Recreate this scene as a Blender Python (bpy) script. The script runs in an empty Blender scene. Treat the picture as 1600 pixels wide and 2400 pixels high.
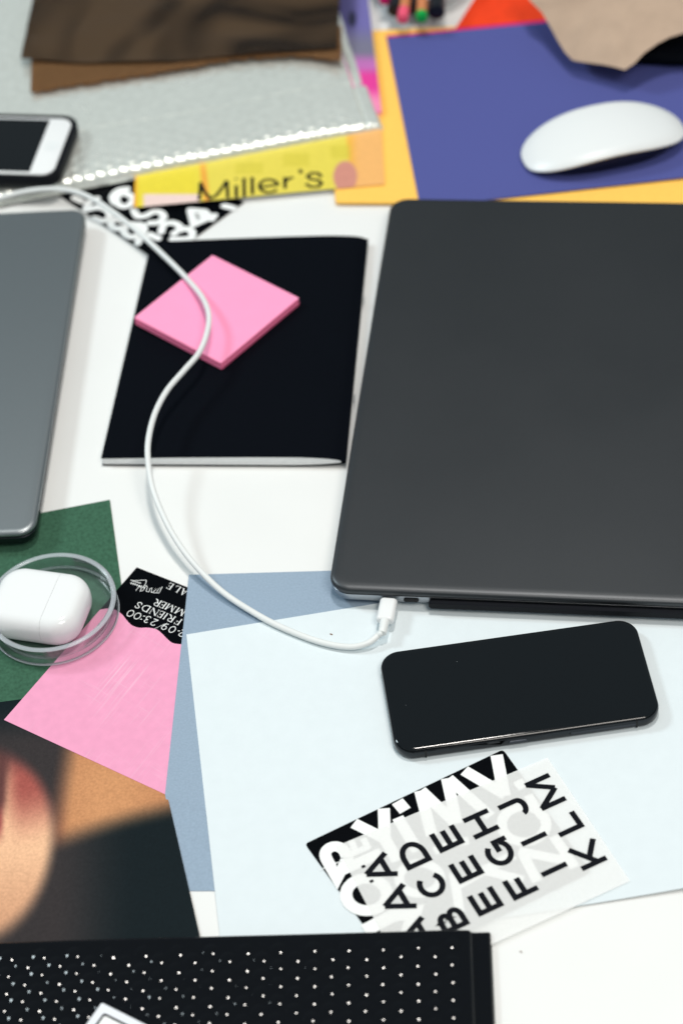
import bpy, bmesh, math, random
import numpy as np
from mathutils import Vector, Matrix
random.seed(7); rng = np.random.default_rng(7)
sc = bpy.context.scene
C = sc.collection
PI = math.pi

# ------------------------------------------------------------------ camera
FPX, CAMH, PIT, ROLL = 4953.27, .9107, .80959, -.10762          # metres, measured from the known sizes of the phone, pad and laptop
fw = Vector((0, math.cos(PIT), -math.sin(PIT))); up0 = Vector((0, math.sin(PIT), math.cos(PIT))); rt0 = Vector((1, 0, 0))
RT = rt0*math.cos(ROLL)+up0*math.sin(ROLL); UP = -rt0*math.sin(ROLL)+up0*math.cos(ROLL)
CP = Vector((0, 0, CAMH))
cam = bpy.data.cameras.new('camera'); co = bpy.data.objects.new('camera', cam); C.objects.link(co)
co.matrix_world = Matrix(((RT.x, UP.x, -fw.x, CP.x), (RT.y, UP.y, -fw.y, CP.y), (RT.z, UP.z, -fw.z, CP.z), (0, 0, 0, 1)))
cam.sensor_fit = 'VERTICAL'; cam.sensor_height = 36; cam.sensor_width = 24
cam.lens = FPX/2400*36; cam.clip_start = .02; cam.clip_end = 50
sc.camera = co
def P(x, y, z=0.0):
    """photo pixel (1600x2400) -> point on the horizontal plane at height z (metres)"""
    d = fw+RT*((x-800)/FPX)+UP*(-(y-1200)/FPX)
    return CP+d*((z-CAMH)/d.z)
cam.dof.use_dof = True
cam.dof.focus_distance = (P(950, 1560, .008)-CP).dot(fw)
cam.dof.aperture_fstop = 5.2

# ------------------------------------------------------------------ room light (indoor, daylight window left + ceiling lamps)
w = bpy.data.worlds.new('World'); sc.world = w; w.use_nodes = True
bg = w.node_tree.nodes['Background']; bg.inputs[0].default_value = (.78, .93, 1, 1); bg.inputs[1].default_value = .29
def area(name, loc, target, size, power, col, shape='RECTANGLE', sy=None):
    l = bpy.data.lights.new(name, 'AREA'); l.energy = power; l.color = col; l.shape = shape; l.size = size
    if shape in ('RECTANGLE', 'ELLIPSE'): l.size_y = sy or size
    o = bpy.data.objects.new(name, l); C.objects.link(o); o.location = loc
    o.rotation_euler = (Vector(target)-Vector(loc)).to_track_quat('-Z', 'Y').to_euler(); return o
area('window_light', (-1.7, 1.75, 1.75), (0, .9, 0), .42, 21.5, (.82, .955, 1), sy=.42)
area('ceiling_lamp', (.15, 1.12, 2.25), (.15, 1.0, 0), .25, 21, (1, .95, .89), 'DISK')
area('ceiling_lamp_near', (.55, -.25, 1.9), (.1, .8, 0), .8, 20, (1, .94, .87), 'DISK')
sc.view_settings.view_transform = 'Standard'; sc.view_settings.look = 'None'; sc.view_settings.gamma = 1; sc.view_settings.exposure = .08
sc.render.engine = 'CYCLES'
sc.cycles.max_bounces = 12; sc.cycles.transparent_max_bounces = 24

# ------------------------------------------------------------------ materials
def lin(c):
    return tuple(((v/255)/12.92 if v/255 <= .04045 else ((v/255+.055)/1.055)**2.4) for v in c)+(1,)
def mat(name, col, rough=.6, metal=0, spec=.3, vary=.05, scale=400, bump=.0, bscale=900, coat=0, attr=None, sss=0, gloss_noise=0):
    m = bpy.data.materials.new(name); m.use_nodes = True; nt = m.node_tree; N = nt.nodes; L = nt.links
    b = N['Principled BSDF']; b.inputs['Roughness'].default_value = rough; b.inputs['Metallic'].default_value = metal
    b.inputs['Specular IOR Level'].default_value = spec; b.inputs['Coat Weight'].default_value = coat; b.inputs['Coat Roughness'].default_value = .05
    tc = N.new('ShaderNodeTexCoord')
    nz = N.new('ShaderNodeTexNoise'); nz.inputs['Scale'].default_value = scale; nz.inputs['Detail'].default_value = 6
    L.new(tc.outputs['Object'], nz.inputs['Vector'])
    mp = N.new('ShaderNodeMapRange'); mp.inputs[1].default_value = .3; mp.inputs[2].default_value = .7
    mp.inputs[3].default_value = 1-vary; mp.inputs[4].default_value = 1+vary
    L.new(nz.outputs['Fac'], mp.inputs[0])
    mx = N.new('ShaderNodeVectorMath'); mx.operation = 'SCALE'
    if attr:
        at = N.new('ShaderNodeVertexColor'); at.layer_name = attr; L.new(at.outputs['Color'], mx.inputs[0])
    else:
        mx.inputs[0].default_value = col[:3]
    L.new(mp.outputs[0], mx.inputs['Scale']); L.new(mx.outputs[0], b.inputs['Base Color'])
    if bump:
        n2 = N.new('ShaderNodeTexNoise'); n2.inputs['Scale'].default_value = bscale; n2.inputs['Detail'].default_value = 8
        L.new(tc.outputs['Object'], n2.inputs['Vector'])
        bp = N.new('ShaderNodeBump'); bp.inputs['Strength'].default_value = bump; bp.inputs['Distance'].default_value = .0004
        L.new(n2.outputs['Fac'], bp.inputs['Height']); L.new(bp.outputs[0], b.inputs['Normal'])
    if gloss_noise:
        n3 = N.new('ShaderNodeTexNoise'); n3.inputs['Scale'].default_value = 14; n3.inputs['Detail'].default_value = 5
        L.new(tc.outputs['Object'], n3.inputs['Vector'])
        m3 = N.new('ShaderNodeMapRange'); m3.inputs[1].default_value = .3; m3.inputs[2].default_value = .7
        m3.inputs[3].default_value = rough-gloss_noise; m3.inputs[4].default_value = rough+gloss_noise
        L.new(n3.outputs['Fac'], m3.inputs[0]); L.new(m3.outputs[0], b.inputs['Roughness'])
    if sss:
        b.inputs['Subsurface Weight'].default_value = sss; b.inputs['Subsurface Scale'].default_value = .003
        b.inputs['Subsurface Radius'].default_value = (1, 1, 1)
    return m
M = {}
M['table'] = mat('white_laminate', (.80, .805, .79), .42, spec=.35, vary=.018, scale=9, bump=.05, bscale=600)
M['paper'] = mat('white_paper', (.71, .775, .80), .75, spec=.15, vary=.012, scale=120, bump=.25, bscale=1400)
M['paper2'] = mat('plain_paper', (.80, .82, .86), .75, spec=.15, vary=.02, scale=60, bump=.2)
M['greyblue'] = mat('grey_blue_paper', lin((148, 166, 184)), .8, spec=.12, vary=.07, scale=900, bump=.3, bscale=1600)
M['green'] = mat('green_paper', lin((60, 97, 77)), .85, spec=.1, vary=.2, scale=500, bump=.4, bscale=1300)
M['blue'] = mat('violet_blue_card', lin((82, 88, 150)), .8, spec=.12, vary=.05, scale=900, bump=.25, bscale=1500)
M['amber'] = mat('amber_paper', lin((255, 200, 96)), .75, spec=.15, vary=.03, scale=300)
M['red'] = mat('red_paper', lin((235, 66, 28)), .7, spec=.15, vary=.06, scale=150)
M['magenta'] = mat('magenta_paper', lin((205, 20, 110)), .7, spec=.15)
M['black_print'] = mat('black_ink', (.0012, .0018, .003), .5, spec=.03, vary=.1)
M['black_ink'] = mat('letter_ink', (.003, .004, .007), .5, spec=.08, vary=.1)
M['white_ink'] = mat('white_ink', (.86, .87, .86), .55, spec=.2, vary=.01)
M['notebook'] = mat('black_card_cover', (.0015, .0025, .005), .65, spec=.045, vary=.15, scale=700, bump=.2, bscale=2000)
M['pages'] = mat('page_block', (.90, .91, .91), .8, spec=.1, vary=.03)
M['pink_pad'] = mat('pink_note_paper', lin((255, 158, 196)), .8, spec=.1, vary=.012, scale=80, bump=.12)
M['pink_pad_side'] = mat('pink_note_edges', lin((252, 112, 156)), .8, spec=.1, vary=.06)
M['lid_dark'] = mat('space_grey_aluminium', (.080, .084, .089), .44, metal=1, vary=.035, scale=1500, bump=.10, bscale=3000, gloss_noise=.018)
M['lid_light'] = mat('grey_aluminium', (.31, .335, .345), .42, metal=1, vary=.035, scale=1500, bump=.10, bscale=3000)
M['side'] = mat('side_aluminium', (.36, .38, .41), .35, metal=1, vary=.03, scale=900)
M['side_dark'] = mat('dark_aluminium', (.05, .055, .065), .35, metal=1, vary=.03, scale=900)
M['black_plastic'] = mat('black_plastic', (.008, .010, .014), .35, spec=.3)
M['rubber'] = mat('black_rubber', (.004, .005, .008), .55, spec=.15, vary=.1)
M['glass_black'] = mat('black_screen_glass', (.003, .0045, .006), .07, spec=.4, vary=.02, gloss_noise=.035)
M['steel_black'] = mat('polished_black_steel', (.035, .038, .042), .16, metal=1, vary=.03)
M['seam'] = mat('seam_dark', (.004, .004, .005), .6)
M['white_plastic'] = mat('glossy_white_plastic', (.83, .84, .84), .12, spec=.5, vary=.004)
M['cable'] = mat('white_cable_rubber', (.78, .80, .79), .38, spec=.35, vary=.02, scale=60)
M['mouse_top'] = mat('white_acrylic', (.78, .80, .80), .34, spec=.5, vary=.005)
M['seamgrey'] = mat('seam_grey', (.45, .45, .46), .6)
M['tip_pink'] = mat('pink_lacquer', lin((240, 90, 120)), .35)
M['tip_green'] = mat('green_lacquer', lin((10, 165, 70)), .35)
M['tan'] = mat('tan_wood', lin((205, 130, 85)), .5)
M['porcelain'] = mat('white_porcelain', (.78, .81, .83), .2, spec=.5, vary=.01)
M['speck'] = mat('brown_crumb', lin((120, 85, 60)), .8)
# brown film and paper
M['film_brown'] = mat('brown_cellophane', lin((92, 70, 50)), .22, spec=.5, vary=.55, scale=11, gloss_noise=.04)
M['paper_brown'] = mat('rough_brown_paper', lin((142, 106, 72)), .85, spec=.1, vary=.22, scale=500, bump=.7, bscale=900)
M['tissue'] = mat('beige_paper', lin((182, 158, 138)), .85, spec=.1, vary=.06, scale=60, bump=.3)
M['silver'] = mat('silver_foil_film', (.93, .95, .88), .24, metal=.6, vary=.06, scale=160, bump=.2, bscale=500, gloss_noise=.05)
M['black_film'] = mat('black_glossy_film', (.002, .0025, .004), .06, spec=.28, vary=.1, gloss_noise=.015)
M['vcol'] = mat('printed_picture', None, .55, spec=.07, vary=.12, scale=700, attr='Col', bump=.2, bscale=1500)
M['vcol_gloss'] = mat('printed_cover', None, .35, spec=.3, vary=.03, scale=200, attr='Col')

def painted_folds(m, dark, light, scale):
    nt = m.node_tree; N = nt.nodes; L = nt.links; b = N['Principled BSDF']
    tc = N.new('ShaderNodeTexCoord'); mp = N.new('ShaderNodeMapping'); mp.inputs['Scale'].default_value = (1.2, 1, 1); mp.inputs['Rotation'].default_value = (0, 0, -.2)
    L.new(tc.outputs['Object'], mp.inputs[0]); n = N.new('ShaderNodeTexNoise'); n.inputs['Scale'].default_value = scale; n.inputs['Distortion'].default_value = 2.2; n.inputs['Detail'].default_value = 1.2
    L.new(mp.outputs[0], n.inputs[0]); r = N.new('ShaderNodeValToRGB'); L.new(n.outputs['Fac'], r.inputs[0])
    e = r.color_ramp.elements; e[0].position = .34; e[0].color = dark; e[1].position = .62; e[1].color = light
    L.new(r.outputs[0], b.inputs['Base Color'])
painted_folds(M['film_brown'], (.032, .018, .009, 1), (.14, .086, .046, 1), 8)  # uneven film tone; its dark streaks paint shaded folds into the colour
# pink flyer: streaky scuffed print
def scuffed(name, col, ang):
    m = mat(name, col, .5, spec=.2, vary=.035, scale=200); nt = m.node_tree; N = nt.nodes; L = nt.links; b = N['Principled BSDF']
    src = b.inputs['Base Color'].links[0].from_socket
    tc = N.new('ShaderNodeTexCoord'); mp = N.new('ShaderNodeMapping'); mp.vector_type = 'TEXTURE'; mp.inputs['Rotation'].default_value = (0, 0, ang)
    mp.inputs['Scale'].default_value = (1/14, 1/900, 1); L.new(tc.outputs['Object'], mp.inputs[0])
    m2 = N.new('ShaderNodeMapping'); m2.vector_type = 'TEXTURE'; m2.inputs['Rotation'].default_value = (0, 0, ang+1.45); m2.inputs['Scale'].default_value = (1/25, 1/1100, 1)
    L.new(tc.outputs['Object'], m2.inputs[0])
    fac = None
    for mm, lo in ((mp, .55), (m2, .60)):
        n = N.new('ShaderNodeTexNoise'); n.inputs['Scale'].default_value = 1; n.inputs['Detail'].default_value = 3; L.new(mm.outputs[0], n.inputs[0])
        r = N.new('ShaderNodeMapRange'); r.inputs[1].default_value = lo; r.inputs[2].default_value = lo+.2; r.inputs[3].default_value = 0; r.inputs[4].default_value = .42
        L.new(n.outputs['Fac'], r.inputs[0])
        if fac is None: fac = r.outputs[0]
        else:
            a = N.new('ShaderNodeMath'); a.operation = 'MAXIMUM'; L.new(fac, a.inputs[0]); L.new(r.outputs[0], a.inputs[1]); fac = a.outputs[0]
    n = N.new('ShaderNodeTexNoise'); n.inputs['Scale'].default_value = 22; L.new(tc.outputs['Object'], n.inputs[0])
    r = N.new('ShaderNodeMapRange'); r.inputs[1].default_value = .42; r.inputs[2].default_value = .62; L.new(n.outputs['Fac'], r.inputs[0])
    a = N.new('ShaderNodeMath'); a.operation = 'MULTIPLY'; L.new(fac, a.inputs[0]); L.new(r.outputs[0], a.inputs[1])
    x = N.new('ShaderNodeMix'); x.data_type = 'RGBA'; L.new(a.outputs[0], x.inputs['Factor']); L.new(src, x.inputs['A']); x.inputs['B'].default_value = (.85, .75, .8, 1)
    L.new(x.outputs['Result'], b.inputs['Base Color']); return m
M['flyer'] = scuffed('pink_flyer_print', lin((234, 158, 190)), 0.95)

def clear_plastic(name, white_mix, ior=1.49):
    m = bpy.data.materials.new(name); m.use_nodes = True; nt = m.node_tree; N = nt.nodes; L = nt.links
    N.remove(N['Principled BSDF']); out = N['Material Output']
    t = N.new('ShaderNodeBsdfTransparent'); t.inputs[0].default_value = (.97, .98, .98, 1)
    g = N.new('ShaderNodeBsdfGlossy'); g.inputs['Roughness'].default_value = .16
    d = N.new('ShaderNodeBsdfDiffuse'); d.inputs[0].default_value = (.85, .90, .96, 1)
    f = N.new('ShaderNodeFresnel'); f.inputs[0].default_value = ior
    a = N.new('ShaderNodeMixShader'); a.inputs[0].default_value = white_mix; L.new(t.outputs[0], a.inputs[1]); L.new(d.outputs[0], a.inputs[2])
    b = N.new('ShaderNodeMixShader'); L.new(f.outputs[0], b.inputs[0]); L.new(a.outputs[0], b.inputs[1]); L.new(g.outputs[0], b.inputs[2])
    L.new(b.outputs[0], out.inputs[0]); return m
M['clear'] = clear_plastic('clear_plastic', .02, 1.25)
M['whitened_clear'] = clear_plastic('whitened_clear', .26, 1.28)  # blue-white diffuse mixed in to paint the bright refracted edge of clear plastic
def tracing(name, fac, col):
    m = bpy.data.materials.new(name); m.use_nodes = True; nt = m.node_tree; N = nt.nodes; L = nt.links
    b = N['Principled BSDF']; b.inputs['Base Color'].default_value = col; b.inputs['Roughness'].default_value = .5; b.inputs['Specular IOR Level'].default_value = .2
    t = N.new('ShaderNodeBsdfTransparent'); x = N.new('ShaderNodeMixShader')
    tc = N.new('ShaderNodeTexCoord'); n = N.new('ShaderNodeTexNoise'); n.inputs['Scale'].default_value = 500; L.new(tc.outputs['Object'], n.inputs[0])
    r = N.new('ShaderNodeMapRange'); r.inputs[3].default_value = fac-.02; r.inputs[4].default_value = fac+.02; L.new(n.outputs['Fac'], r.inputs[0])
    L.new(r.outputs[0], x.inputs[0]); L.new(t.outputs[0], x.inputs[1]); L.new(b.outputs[0], x.inputs[2]); L.new(x.outputs[0], N['Material Output'].inputs[0])
    return m
M['tracing'] = tracing('translucent_film', .48, (1, 1, .985, 1))

# ------------------------------------------------------------------ helpers
def obj(name, bm, m, parent=None, smooth=False, angle=None):
    me = bpy.data.meshes.new(name); bm.normal_update(); bm.to_mesh(me); bm.free()
    if m is not None: me.materials.append(m)
    if smooth:
        me.polygons.foreach_set('use_smooth', [True]*len(me.polygons))
        if angle is not None: me.set_sharp_from_angle(angle=math.radians(angle))
    o = bpy.data.objects.new(name, me); C.objects.link(o)
    if parent is not None: o.parent = parent; o.matrix_parent_inverse = parent.matrix_world.inverted()
    return o
def thing(name, label, cat, loc=(0, 0, 0), rotz=0, group=None):
    o = bpy.data.objects.new(name, None); C.objects.link(o); o.empty_display_size = .01
    o.matrix_world = Matrix.Translation(Vector(loc)) @ Matrix.Rotation(rotz, 4, 'Z')
    return tag(o, label, cat, group)
def tag(o, label, cat, group=None):
    o['label'] = label; o['category'] = cat
    if group: o['group'] = group
    return o
def T(loc, rz=0): return Matrix.Translation(Vector(loc)) @ Matrix.Rotation(rz, 4, 'Z')
def grid_bm(pts):                       # pts: 2D list of Vectors (rows, cols)
    bm = bmesh.new(); V = [[bm.verts.new(p) for p in r] for r in pts]
    for i in range(len(V)-1):
        for j in range(len(V[0])-1): bm.faces.new((V[i][j], V[i][j+1], V[i+1][j+1], V[i+1][j]))
    return bm, V
def sheet(name, quad, z, m, thick=.25, n=14, wob=.0, parent=None, bend=None, prof=None):
    """quad: 4 photo-pixel corners TL,TR,BR,BL measured at the given corner heights (mm, top side). A sheet with real thickness."""
    zs = z if isinstance(z, (list, tuple)) else [z]*4
    c = [P(q[0], q[1], zz/1000) for q, zz in zip(quad, zs)]
    ph = random.random()*6
    top = []
    for i in range(n+1):
        v = i/n; r = []
        for j in range(n+1):
            u = j/n; p = (c[0]*(1-u)+c[1]*u)*(1-v)+(c[3]*(1-u)+c[2]*u)*v
            dz = wob/1000*(math.sin(u*5.1+ph)*math.sin(v*4.3+ph*1.7))
            if bend: dz += bend(u, v)/1000
            r.append(Vector((p.x, p.y, p.z+dz)))
        top.append(r)
    bm, V = grid_bm(top)
    B = [[bm.verts.new(Vector((q.co.x, q.co.y, q.co.z-thick/1000))) for q in r] for r in V]
    for i in range(n):
        for j in range(n): bm.faces.new((B[i][j], B[i+1][j], B[i+1][j+1], B[i][j+1]))
    for k in range(n):
        bm.faces.new((V[0][k+1], V[0][k], B[0][k], B[0][k+1])); bm.faces.new((V[n][k], V[n][k+1], B[n][k+1], B[n][k]))
        bm.faces.new((V[k][0], V[k+1][0], B[k+1][0], B[k][0])); bm.faces.new((V[k+1][n], V[k][n], B[k][n], B[k+1][n]))
    bmesh.ops.recalc_face_normals(bm, faces=bm.faces)
    return obj(name, bm, m, parent)
def poly(name, pts, z, m, thick=.25, parent=None, zs=None):
    """flat cut shape: outline given in photo pixels on the plane of height z (mm)"""
    bm = bmesh.new()
    zz = zs or [z]*len(pts)
    t = [bm.verts.new(P(a, b, h/1000)) for (a, b), h in zip(pts, zz)]
    b_ = [bm.verts.new(v.co-Vector((0, 0, thick/1000))) for v in t]
    bm.faces.new(t); bm.faces.new(b_[::-1]); k = len(t)
    for i in range(k): bm.faces.new((t[i], b_[i], b_[(i+1) % k], t[(i+1) % k]))
    bmesh.ops.recalc_face_normals(bm, faces=bm.faces)
    bmesh.ops.triangulate(bm, faces=[f for f in bm.faces if len(f.verts) > 4])
    return obj(name, bm, m, parent)
def roundpoly(pts, r, n=5):
    out = []; k = len(pts)
    for i in range(k):
        a, b, c = (Vector(pts[(i-1) % k]), Vector(pts[i]), Vector(pts[(i+1) % k]))
        p, q = b+(a-b).normalized()*r, b+(c-b).normalized()*r
        for s in range(n+1):
            t = s/n; out.append(tuple(p*(1-t)**2+b*2*t*(1-t)+q*t*t))
    return out
def rr(wd, ln, r, ins, n=12):
    pts = []; r2 = max(r-ins, .0002); a, b = wd/2-ins-r2, ln/2-ins-r2
    for cx, cy, s in ((a, b, 0), (-a, b, 1), (-a, -b, 2), (a, -b, 3)):
        for k in range(n+1):
            t = PI/2*(s+k/n); pts.append((cx+r2*math.cos(t), cy+r2*math.sin(t)))
    return pts
def loft(wd, ln, r, rings, Mx=None, n=12):
    """rounded slab from (inset, z) rings, bottom to top, metres"""
    bm = bmesh.new(); R = []
    for ins, z in rings: R.append([bm.verts.new((x, y, z)) for x, y in rr(wd, ln, r, ins, n)])
    k = len(R[0])
    for a, b in zip(R, R[1:]):
        for i in range(k): bm.faces.new((a[i], a[(i+1) % k], b[(i+1) % k], b[i]))
    bm.faces.new(R[0][::-1]); bm.faces.new(R[-1])
    if Mx is not None: bm.transform(Mx)
    return bm
def lathe(prof, seg=96, Mx=None, closed=True):
    bm = bmesh.new(); R = [[bm.verts.new((r*math.cos(2*PI*k/seg), r*math.sin(2*PI*k/seg), z)) for k in range(seg)] for r, z in prof]
    if closed: R.append(R[0])
    for a, b in zip(R, R[1:]):
        for i in range(seg):
            bm.faces.new((a[i], a[(i+1) % seg], b[(i+1) % seg], b[i]))
    if not closed:
        bm.faces.new(R[0][::-1]); bm.faces.new(R[-1])
    bmesh.ops.recalc_face_normals(bm, faces=bm.faces)
    if Mx is not None: bm.transform(Mx)
    return bm
def crom(pts, sub=14):
    out = []; Q = [pts[0]]+list(pts)+[pts[-1]]
    for i in range(1, len(Q)-2):
        p0, p1, p2, p3 = Q[i-1:i+3]
        for s in range(sub):
            t = s/sub; out.append(.5*((2*p1)+(p2-p0)*t+(2*p0-5*p1+4*p2-p3)*t*t+(3*p1-p0-3*p2+p3)*t**3))
    out.append(Q[-2]); return out
def tube(path, rad, seg=16, bm=None):
    bm = bm or bmesh.new(); R = []
    t0 = (path[1]-path[0]).normalized(); nrm = t0.orthogonal().normalized()
    for i, p in enumerate(path):
        t = (path[min(i+1, len(path)-1)]-path[max(i-1, 0)]).normalized()
        nrm = (nrm-t*nrm.dot(t)).normalized(); bn = t.cross(nrm)
        rd = rad[i] if isinstance(rad, (list, tuple)) else rad
        R.append([bm.verts.new(p+(nrm*math.cos(a)+bn*math.sin(a))*rd) for a in (2*PI*k/seg for k in range(seg))])
    for a, b in zip(R, R[1:]):
        for k in range(seg): bm.faces.new((a[k], a[(k+1) % seg], b[(k+1) % seg], b[k]))
    bm.faces.new(R[0][::-1]); bm.faces.new(R[-1])
    bmesh.ops.recalc_face_normals(bm, faces=bm.faces)
    return bm
# --- print drawn as inked strokes lying on the paper
_lay = [0]
def ribbon(bm, pts, wd, z, closed=False, rnd=False):
    """pts: 2D world points; a flat inked stroke of width wd at height z"""
    pts = [Vector((p[0], p[1])) for p in pts]; k = len(pts)
    _lay[0] = (_lay[0]+1) % 12; z = z+_lay[0]*4e-6
    L, R = [], []
    for i in range(k):
        if closed: a, b = pts[(i-1) % k], pts[(i+1) % k]
        else: a, b = pts[max(i-1, 0)], pts[min(i+1, k-1)]
        if not closed and 0 < i < k-1 or closed:
            d1 = (pts[i]-a).normalized(); d2 = (b-pts[i]).normalized(); d = (d1+d2)
            if d.length < 1e-3: d = d1
            d.normalize(); ms = 1/max(.45, abs(d.dot(d1)))
        else: d = (b-a).normalized(); ms = 1
        nn = Vector((-d.y, d.x))*wd/2*ms
        L.append(bm.verts.new((*(pts[i]+nn), z))); R.append(bm.verts.new((*(pts[i]-nn), z)))
    for i in range(k if closed else k-1):
        j = (i+1) % k; bm.faces.new((L[i], R[i], R[j], L[j]))
    if rnd and not closed:
        for e in pts:
            bm.faces.new([bm.verts.new((e.x+wd/2*math.cos(2*PI*s/14), e.y+wd/2*math.sin(2*PI*s/14), z+2e-6+pts.index(e)*2e-6)) for s in range(14)])
def arc(cx, cy, rx, ry, a0, a1, n=18):
    return [(cx+rx*math.cos(math.radians(a0+(a1-a0)*i/n)), cy+ry*math.sin(math.radians(a0+(a1-a0)*i/n))) for i in range(n+1)]
# sans capitals: unit box, w = stroke/2 inset handled by t
def sans(ch, W, t):
    """strokes for a capital of width W and height 1, stroke t (all in cap heights)"""
    h = t/2
    G = {
     'A': [[(h*.9, 0), (W/2, 1-h*.1)], [(W-h*.9, 0), (W/2, 1-h*.1)], [(W*.22, .26), (W*.78, .26)]],
     'B': [[(h, 0), (h, 1)], [(h, 1-h), (W*.5, 1-h)]+arc(W*.5, (1-h+.52)/2, W*.42-h, (1-h-.52)/2, 90, -90, 10)+[(h, .52)], [(h, .52), (W*.55, .52)]+arc(W*.55, (.52+h)/2, W*.45-h, (.52-h)/2, 90, -90, 12)+[(h, h)]],
     'C': [arc(W/2, .5, W/2-h, .5-h, 42, 318, 26)],
     'D': [[(h, 0), (h, 1)], [(h, 1-h), (W*.40, 1-h)]+arc(W*.42, .5, W*.58-h, .5-h, 90, -90, 18)+[(h, h)]],
     'E': [[(h, 0), (h, 1)], [(h, 1-h), (W, 1-h)], [(h, .5), (W*.93, .5)], [(h, h), (W, h)]],
     'F': [[(h, 0), (h, 1)], [(h, 1-h), (W, 1-h)], [(h, .48), (W*.9, .48)]],
     'G': [arc(W/2, .5, W/2-h, .5-h, 42, 330, 26), [(W*.52, .47), (W-h*.2, .47)], [(W-h, .47+h), (W-h, .0)]],
     'H': [[(h, 0), (h, 1)], [(W-h, 0), (W-h, 1)], [(h, .5), (W-h, .5)]],
     'I': [[(h, 0), (h, 1)]],
     'J': [[(W-h, 1), (W-h, .32)]+arc(W/2, .30, W/2-h, .30-h, 0, -180, 14)[1:]],
     'K': [[(h, 0), (h, 1)], [(h, .33), (W*.92, 1)], [(W*.36, .52), (W*.93, 0)]],
     'L': [[(h, 0), (h, 1)], [(h, h), (W, h)]],
     'M': [[(h, 0), (h, 1)], [(W-h, 0), (W-h, 1)], [(h, 1-h*.3), (W/2, .1)], [(W-h, 1-h*.3), (W/2, .1)]],
     'P': [[(h, 0), (h, 1)], [(h, 1-h), (W*.5, 1-h)]+arc(W*.55, .7, W*.45-h, .3-h, 90, -90, 12)+[(h, .4+h)]],
     'N': [[(h, 0), (h, 1)], [(W-h, 0), (W-h, 1)], [(h, 1-h*.2), (W-h, h*.2)]],
     'O': [arc(W/2, .5, W/2-h, .5-h, 0, 359, 30)],
    }
    return [(s, t) for s in G[ch]]
def serif(ch, W):
    """book-face capital: thick stems, hairlines and small serifs (stroke, width)"""
    K, H, S = .135, .055, .05
    def stem(x, y0=0, y1=1, s0=True, s1=True, k=K):
        o = [([(x, y0), (x, y1)], k)]
        if s0: o.append(([(x-.13, y0+.02), (x+.13, y0+.02)], S))
        if s1: o.append(([(x-.13, y1-.02), (x+.13, y1-.02)], S))
        return o
    a = .12; b = W-.12
    if ch == 'E': return stem(a)+[([(a, .98), (b+.06, .98)], H), ([(b+.05, 1), (b+.05, .78)], H), ([(a, .52), (b-.06, .52)], H), ([(b-.06, .62), (b-.06, .42)], S), ([(a, .02), (b+.08, .02)], H), ([(b+.07, 0), (b+.07, .24)], H)]
    if ch == 'F': return stem(a)+[([(a, .98), (b+.06, .98)], H), ([(b+.05, 1), (b+.05, .76)], H), ([(a, .50), (b-.06, .50)], H), ([(b-.06, .62), (b-.06, .40)], S)]
    if ch == 'L': return stem(a)+[([(a, .02), (b+.08, .02)], H), ([(b+.07, 0), (b+.07, .26)], H)]
    if ch == 'I': return stem(W/2)
    if ch == 'A': return [([(.12, .02), (W/2, 1)], H), ([(W/2-.02, 1), (W-.12, .02)], K), ([(W*.28, .34), (W*.74, .34)], H), ([(0, .02), (.24, .02)], S), ([(W-.26, .02), (W, .02)], S)]
    if ch == 'N': return stem(a, k=H)+stem(b, s0=False, k=H)+[([(a-.02, 1), (b, .02)], K)]
    if ch == 'M': return stem(a, k=H)+stem(b)+[([(a, 1), (W/2, .02)], K), ([(W/2, .02), (b, 1)], H)]
    if ch == 'R': return stem(a)+[([(a, .98)]+arc(W*.45, .75, W*.33, .23, 90, -90, 10)+[(a, .52)], .085), ([(W*.42, .5), (W*.7, .1), (W, .01)], K*.9)]
    if ch == 'D': return stem(a)+[([(a, .97)]+arc(W*.38, .5, W*.52, .47, 90, -90, 16)+[(a, .03)], .10)]
    if ch == 'S': return [([(W*.86, .74), (W*.80, .90), (W*.5, .98), (W*.2, .88), (W*.17, .70), (W*.45, .55), (W*.75, .42), (W*.86, .24), (W*.75, .08), (W*.45, .01), (W*.16, .10), (W*.10, .28)], .10)]
    if ch == '0': return [(arc(W/2, .5, W/2-.07, .47, 0, 359, 24), .095)]
    if ch == '2': return [([(W*.10, .75), (W*.2, .93), (W*.5, .98), (W*.8, .88), (W*.83, .68), (W*.6, .42), (W*.12, .04)], .09), ([(W*.1, .05), (W*.9, .05)], .11)]
    if ch == '3': return [([(W*.12, .82), (W*.3, .97), (W*.6, .97), (W*.8, .8), (W*.7, .6), (W*.4, .52), (W*.75, .44), (W*.88, .25), (W*.7, .05), (W*.35, .0), (W*.1, .12)], .09)]
    if ch == '9': return [(arc(W/2, .68, W*.36, .29, 0, 359, 18), .09), ([(W*.86, .68), (W*.8, .35), (W*.55, .1), (W*.2, .0)], .09)]
def put(bm, strokes, o, rv, uv, z, cap, closed_ok=True):
    """place unit strokes: o world origin, rv/uv unit vectors in plane, cap height in metres"""
    for s, t in strokes:
        pts = [(o.x+(rv.x*x+uv.x*y)*cap, o.y+(rv.y*x+uv.y*y)*cap) for x, y in s]
        cl = len(s) > 12 and (Vector(s[0])-Vector(s[-1])).length < .04
        ribbon(bm, pts[:-1] if cl else pts, t*cap, z, closed=cl)
def pxstroke(bm, pts, wmm, z, f, closed=False, rnd=False):
    """pts traced on the print in photo crop coordinates f(x,y)->photo px; width in mm"""
    ribbon(bm, [P(*f(a, b), z)[:2] for a, b in pts], wmm/1000, z, closed, rnd)

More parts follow.
